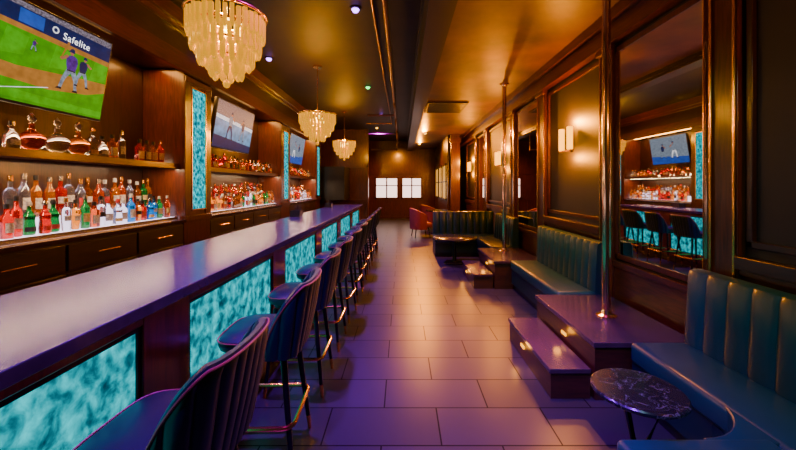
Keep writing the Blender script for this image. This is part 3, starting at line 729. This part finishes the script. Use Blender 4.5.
# ------------------------------------------------------------------ dance platforms, steps, poles
def platform(y0, y1, label, sl, pl, py):
    t = thing('dance_platform', label, 'platform', (1.35, y0, 0), group='dance platforms')
    L_ = y1-y0
    bm = BM(); box(bm, 0, .715, 0, L_, 0, .37); obj('platform_body', bm, M['platside'], t)
    bm = BM(); box(bm, -.015, .715, -.015, L_+.015, .372, .41); obj('platform_top', bm, M['plat'], t, bev=.004)
    bm = BM(); rbox(bm, -.012, -.001, L_*.40, L_*.40+.08, .265, .29, .003, 2); obj('step_light', bm, M['amberlight'], t)
    s = thing('step', sl, 'step', (1.05, y0+.02, 0), group='steps up to the platforms')
    bm = BM(); box(bm, 0, .278, 0, L_-.12, 0, .18); obj('step_body', bm, M['platside'], s)
    bm = BM(); box(bm, -.015, .278, -.015, L_-.105, .182, .215); obj('step_top', bm, M['plat'], s, bev=.004)
    bm = BM(); rbox(bm, -.012, -.001, L_*.50, L_*.50+.08, .10, .125, .003, 2); obj('step_light', bm, M['amberlight'], s)
    point(1.35-.06, y0+L_*.40+.04, .30, (1, .34, .004), .45, .03)
    point(1.05-.07, y0+.02+L_*.50+.04, .12, (1, .34, .004), .6, .03)
    p = thing('dance_pole', pl, 'pole', (1.72, py, .411), group='dance poles')
    bm = BM(); tube(bm, [(0, 0, .004), (0, 0, ZR-.411-.004)], .033, 28); obj('pole', bm, M['pole'], p)
    bm = BM(); lathe(bm, [(0, 0), (.08, 0), (.08, .008), (.045, .02), (.0335, .05), (0, .05)], 24); obj('floor_flange', bm, M['pole'], p)
    bm = BM(); z = ZR-.411; lathe(bm, [(0, z-.001), (.08, z-.001), (.08, z-.01), (.045, z-.02), (.0335, z-.05), (0, z-.05)], 24); obj('ceiling_flange', bm, M['pole'], p)
platform(2.52, 3.60, 'nearer dark dance platform with the large pole', 'low step with amber light in front of the nearer platform', 'nearer polished dance pole rising to the ceiling', 3.03)
platform(5.24, 6.32, 'farther dark dance platform beyond the straight banquette', 'low step with amber light in front of the farther platform', 'farther polished dance pole rising to the ceiling', 6.05)

# ------------------------------------------------------------------ tables
t = thing('cocktail_table', 'small round black marble table with faint white veins', 'table', (1.10, 1.68, 0))
bm = BM(); lathe(bm, [(0, .532), (.19, .532), (.197, .538), (.197, .549), (.19, .555), (0, .555)], 48); obj('table_top', bm, M['marble'], t)
bm = BM(); lathe(bm, [(.0, .524), (.17, .524), (.17, .531), (0, .531)], 32); obj('top_plate', bm, M['blackmetal'], t)
for k in range(3):
    a = R(90+120*k); bm = BM(); c, s = math.cos(a), math.sin(a)
    tube(bm, [(.11*c, .11*s, .524), (.03*c, .03*s, .30), (.085*c, .085*s, .03)], .011, 8); obj('leg', bm, M['blackmetal'], t)
bm = BM(); lathe(bm, [(0, 0), (.11, 0), (.11, .012), (.10, .028), (0, .03)], 32); obj('base', bm, M['blackmetal'], t)
t = thing('round_table', 'dark low round table in front of the farthest banquette', 'table', (1.02, 7.0, 0))
bm = BM(); lathe(bm, [(0, .47), (.40, .47), (.415, .48), (.415, .50), (.40, .51), (0, .51)], 40); obj('table_top', bm, M['marble'], t)
bm = BM(); lathe(bm, [(0, 0), (.2, 0), (.2, .02), (.05, .04), (.035, .08), (.035, .44), (.09, .469), (0, .469)], 28); obj('pedestal', bm, M['blackmetal'], t)

# ------------------------------------------------------------------ far end furniture
def armchair(x, y, rz, label):
    t = thing('armchair', label, 'armchair', (x, y, 0), (0, 0, rz), 'rose armchairs at the far end')
    bm = BM(); rbox(bm, -.30, .30, -.28, .22, .30, .44, .04); obj('seat', bm, M['pink'], t)
    bm = BM(); rows = []; N = 24
    for i in range(N+1):
        ph = R(-20)+R(220)*i/N; u = abs(-1+2*i/N); zt = .85-.2*u*u
        c, s = math.cos(ph), math.sin(ph)
        rows.append([bm.verts.new(q) for q in ((.36*c, .32*s, .25), (.37*c, .33*s, zt), (.33*c, .29*s, zt+.015), (.30*c, .26*s, zt-.01), (.29*c, .25*s, .25))])
    for a, b in zip(rows, rows[1:]):
        for j in range(5): bm.faces.new((a[j], a[(j+1) % 5], b[(j+1) % 5], b[j]))
    bm.faces.new(rows[0]); bm.faces.new(rows[-1]); obj('backrest', bm, M['pink'], t)
    for sx in (-1, 1):
        for sy in (-1, 1):
            bm = BM(); tube(bm, [(.22*sx, .18*sy, .30), (.26*sx, .22*sy, .002)], .018, 8, r_end=.012); obj('leg', bm, M['blackmetal'], t)
armchair(.55, 10.6, R(100), 'rose armchair nearest the aisle at the far end of the room')
armchair(.95, 12.4, R(120), 'rose armchair farther back near the column')
t = thing('round_table', 'small dark pedestal table between the rose armchairs', 'table', (1.1, 11.4, 0))
bm = BM(); cyl(bm, 0, 0, .70, .74, .35, 32); obj('table_top', bm, M['marble'], t)
bm = BM(); lathe(bm, [(0, 0), (.22, 0), (.22, .02), (.05, .04), (.03, .08), (.03, .66), (.08, .699), (0, .699)], 24); obj('pedestal', bm, M['blackmetal'], t)

# ------------------------------------------------------------------ lights
PUR = (.24, .003, 1.0); ORG = (1.0, .30, .002); WARM = (1.0, .42, .015)
for y, e in ((.8, 1150), (2.6, 1250), (4.8, 1200), (7.2, 1000), (10.2, 700)): spot(-.70, y, 3.5, -.55, y+.2, 0, PUR, e, 84)
for y in (2.8, 4.6, 7.0, 9.6): spot(.95, y, 3.15, .84, y+.5, 0, ORG, 580, 44)
for y in (11.6, 14.6): spot(.72, y, 3.14, .5, y-3.0, 0, ORG, 480, 150, .05)  # lamps of the two added downlights, for the golden streak on the floor
spot(-.2, 14.6, 3.1, -.2, 16.6, 1.2, ORG, 300, 100)
spot(-.9, 12.7, 3.5, -1.8, 13.4, 1.6, ORG, 80, 80)
for y in SC:
    point(XR-.12, y, 2.32, ORG, 85, .02); point(XR-.14, y, 1.86, ORG, 40, .02)
point(XR-.14, 1.0, 2.3, ORG, 30, .03)
for (x, y) in CH: point(x, y, 2.66, WARM, 45, .05); point(x, y, 2.83, WARM, 80, .03)
for (a, b) in bays:
    m = (max(a, 1.2)+b)/2; n = b-max(a, 1.2)-.1
    strip(-2.86, m, 1.712, .04, n, (1, .62, .32), 40)
    strip(-2.95, m, 2.955, .20, n, (1, .42, .08), 42)
    strip(-3.238, m, 1.80, .02, n, (1, .62, .34), 10, (0, R(-90), 0))  # added area light behind the bottles, lifts the dim upper shelf
spot(.6, .3, 3.1, 1.6, 2.2, .5, (.35, .90, .80), 130, 70)  # added spot without a fixture, tinted to keep the near banquette green
spot(.9, 3.2, 3.1, 1.75, 4.4, .5, (.35, .90, .80), 100, 60)  # same added green tint for the straight banquette
spot(.2, .8, 3.1, .75, 2.3, 0, PUR, 480, 56)
spot(.4, 1.5, 3.1, 1.65, 3.0, .4, PUR, 380, 34)
w = bpy.data.worlds.new('world'); scene.world = w; w.use_nodes = True
w.node_tree.nodes['Background'].inputs[0].default_value = (.12, .06, .14, 1); w.node_tree.nodes['Background'].inputs[1].default_value = .05

# ------------------------------------------------------------------ camera
cam = bpy.data.cameras.new('camera'); cam.lens = 360/796*36; cam.sensor_width = 36; cam.sensor_fit = 'HORIZONTAL'
cam.shift_x = (398-402)/796; cam.shift_y = -(225-186)/796; cam.clip_start = .02
co = bpy.data.objects.new('camera', cam); COL.objects.link(co); co.location = (0, 0, 1.5); co.rotation_euler = (R(90), 0, 0)
scene.camera = co
print('bottles', nb)
